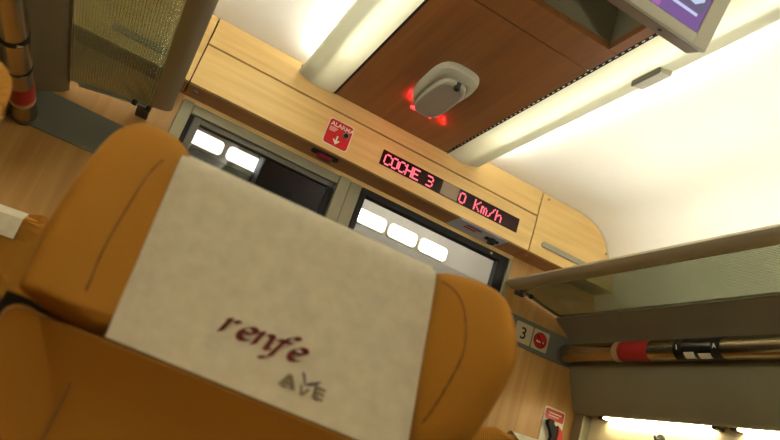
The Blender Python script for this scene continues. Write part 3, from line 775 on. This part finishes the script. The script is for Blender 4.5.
    def cpoint(i, s):
        """s<1: front face from the hem (0) to the top (1); s 1..2 over the top and down behind"""
        a = i/cols
        if s <= 1:
            b = 1-s
            tu = q[0][0]+(q[1][0]-q[0][0])*a; tv = q[0][1]+(q[1][1]-q[0][1])*a
            bu = q[3][0]+(q[2][0]-q[3][0])*a; bv = q[3][1]+(q[2][1]-q[3][1])*a
            u = tu+(bu-tu)*b; v = tv+(bv-tv)*b
            # front surface of the padding at this height
            rr = abs((v+.13)/.13); ww = 0.0
            rim = max(0, (v-tv+.030)/.030)
            ww = -(1-math.sqrt(max(0, 1-rim**2*.9)))*.030
            ww += .0005*math.sin(u*37+v*21)*math.sin(v*33+1)*min(1, (b*4))
            return SP(u, v+.003*rim, wing(u, v)+ww+.0046)
        a2 = (s-1)
        tu = q[0][0]+(q[1][0]-q[0][0])*a; tv = q[0][1]+(q[1][1]-q[0][1])*a
        if a2 < .25:
            an = PI*a2/.25
            return SP(tu, tv+.003+.006*math.sin(an), -.0165-(.0425-.022)*(1-math.cos(an))/2*1.2)
        return SP(tu, tv-.004-.045*(a2-.25)/.75, -.078)
    ss = [k/26 for k in range(27)]+[1+.25*k/6 for k in range(1, 7)]+[1.25+.75*k/4 for k in range(1, 5)]
    for s in ss:
        for i in range(cols+1): V.append(cpoint(i, s))
    n1 = cols+1
    for k in range(len(ss)-1):
        for i in range(cols): Fc.append((k*n1+i, k*n1+i+1, (k+1)*n1+i+1, (k+1)*n1+i))
    cl = MB(); cl.add(V, Fc)
    sheet_ = build('paper_sheet', cl, CLOTH, c, smooth=True)
    # printing: local u/v with the slope of the hem
    sk = math.radians(-2.3)
    def printed(mb, u0_, v0_, m, name, wf=.0068):
        mb.v = [SP(u0_+x*math.cos(sk)-z*math.sin(sk), v0_+x*math.sin(sk)+z*math.cos(sk), wf) for x, _, z in mb.v]
        return build(name, mb, m, c)
    for glyph, gx in (('r', 0.0), ('e', .0163), ('n', .0377), ('f', .0584), ('e', .0755)):
        printed(pen(glyph, gx), .1185, -.1945, MAROON, 'maroon_letter')
    A = MB()
    A.add([(0, 0, 0), (.008, 0, 0), (.0145, 0, .021), (.0085, 0, .021)], [(0, 1, 2, 3)]); A.add([(.0085, 0, .021), (.0145, 0, .021), (.0235, 0, 0), (.0165, 0, 0)], [(0, 1, 2, 3)]); A.add([(.005, 0, .005), (.019, 0, .005), (.017, 0, .009), (.0065, 0, .009)], [(0, 1, 2, 3)])
    A.add([(.0265, 0, .0145), (.0305, 0, .0115), (.0345, 0, -.003), (.0305, 0, -.003)], [(0, 1, 2, 3)]); A.add([(.0305, 0, -.003), (.0345, 0, -.003), (.0415, 0, .0105), (.037, 0, .0105)], [(0, 1, 2, 3)])
    for z in (0, .0075, .015): A.add([(.0455, 0, z), (.0605, 0, z), (.0605, 0, z+.0045), (.0455, 0, z+.0045)], [(0, 1, 2, 3)])
    A.add([(.0455, 0, 0), (.050, 0, 0), (.050, 0, .0195), (.0455, 0, .0195)], [(0, 1, 2, 3)])
    A.v = [(x*.86, y_, z*.72) for x, y_, z in A.v]
    printed(A, .1945, -.2275, TAUPE, 'taupe_lettering')
    Vv = MB(); Vv.add([(.0235, 0, .029), (.0285, 0, .027), (.0335, 0, .014), (.0325, 0, .0115)], [(0, 1, 2, 3)]); Vv.add([(.0325, 0, .0115), (.036, 0, .017), (.052, 0, .026), (.047, 0, .018)], [(0, 1, 2, 3)])
    Vv.v = [(x*.86, y_, z*.80) for x, y_, z in Vv.v]
    printed(Vv, .1945, -.2275, VIOLET, 'winged_mark')
    return t, c
def put(pair, loc, yaw):
    for o in pair: o.location = loc; o.rotation_euler = (0, 0, yaw)
YAWS = math.radians(-8.65)
first = seat('ochre train seat in the foreground whose headrest fills the lower left', 'ochre train seats', 'pale paper headrest cloth with printed lettering on the foreground seat')
put(first, (-.649+.17*math.cos(YAWS), -1.378+.17*math.sin(YAWS), 0), YAWS)
def copy_thing(root, label):
    r = root.copy(); COL.objects.link(r); r['label'] = label
    for ch in list(root.children):
        k = ch.copy(); COL.objects.link(k); k.parent = r
        for gc in ch.children:
            q = gc.copy(); COL.objects.link(q); q.parent = k
    return r
for loc, yaw, la, lb in (((-1.064, -1.388, 0), YAWS, 'ochre train seat next to the foreground one, only a sliver at the upper left edge', 'pale paper headrest cloth on the seat next to the foreground one, out of view'),
                         ((-1.035, -.50, 0), PI, 'ochre train seat turned away, beyond the foreground one at the left edge', 'pale paper headrest cloth on the turned seat at the left edge'),
                         ((.655, -.46, 0), PI, 'ochre train seat turned away by the right wall, below the hammer', 'pale paper headrest cloth on the seat below the emergency hammer')):
    pair = (copy_thing(first[0], la), copy_thing(first[1], lb)); put(pair, loc, yaw)
    if loc[0] > 0:
        for o in pair: o.scale = (1, 1, .976)
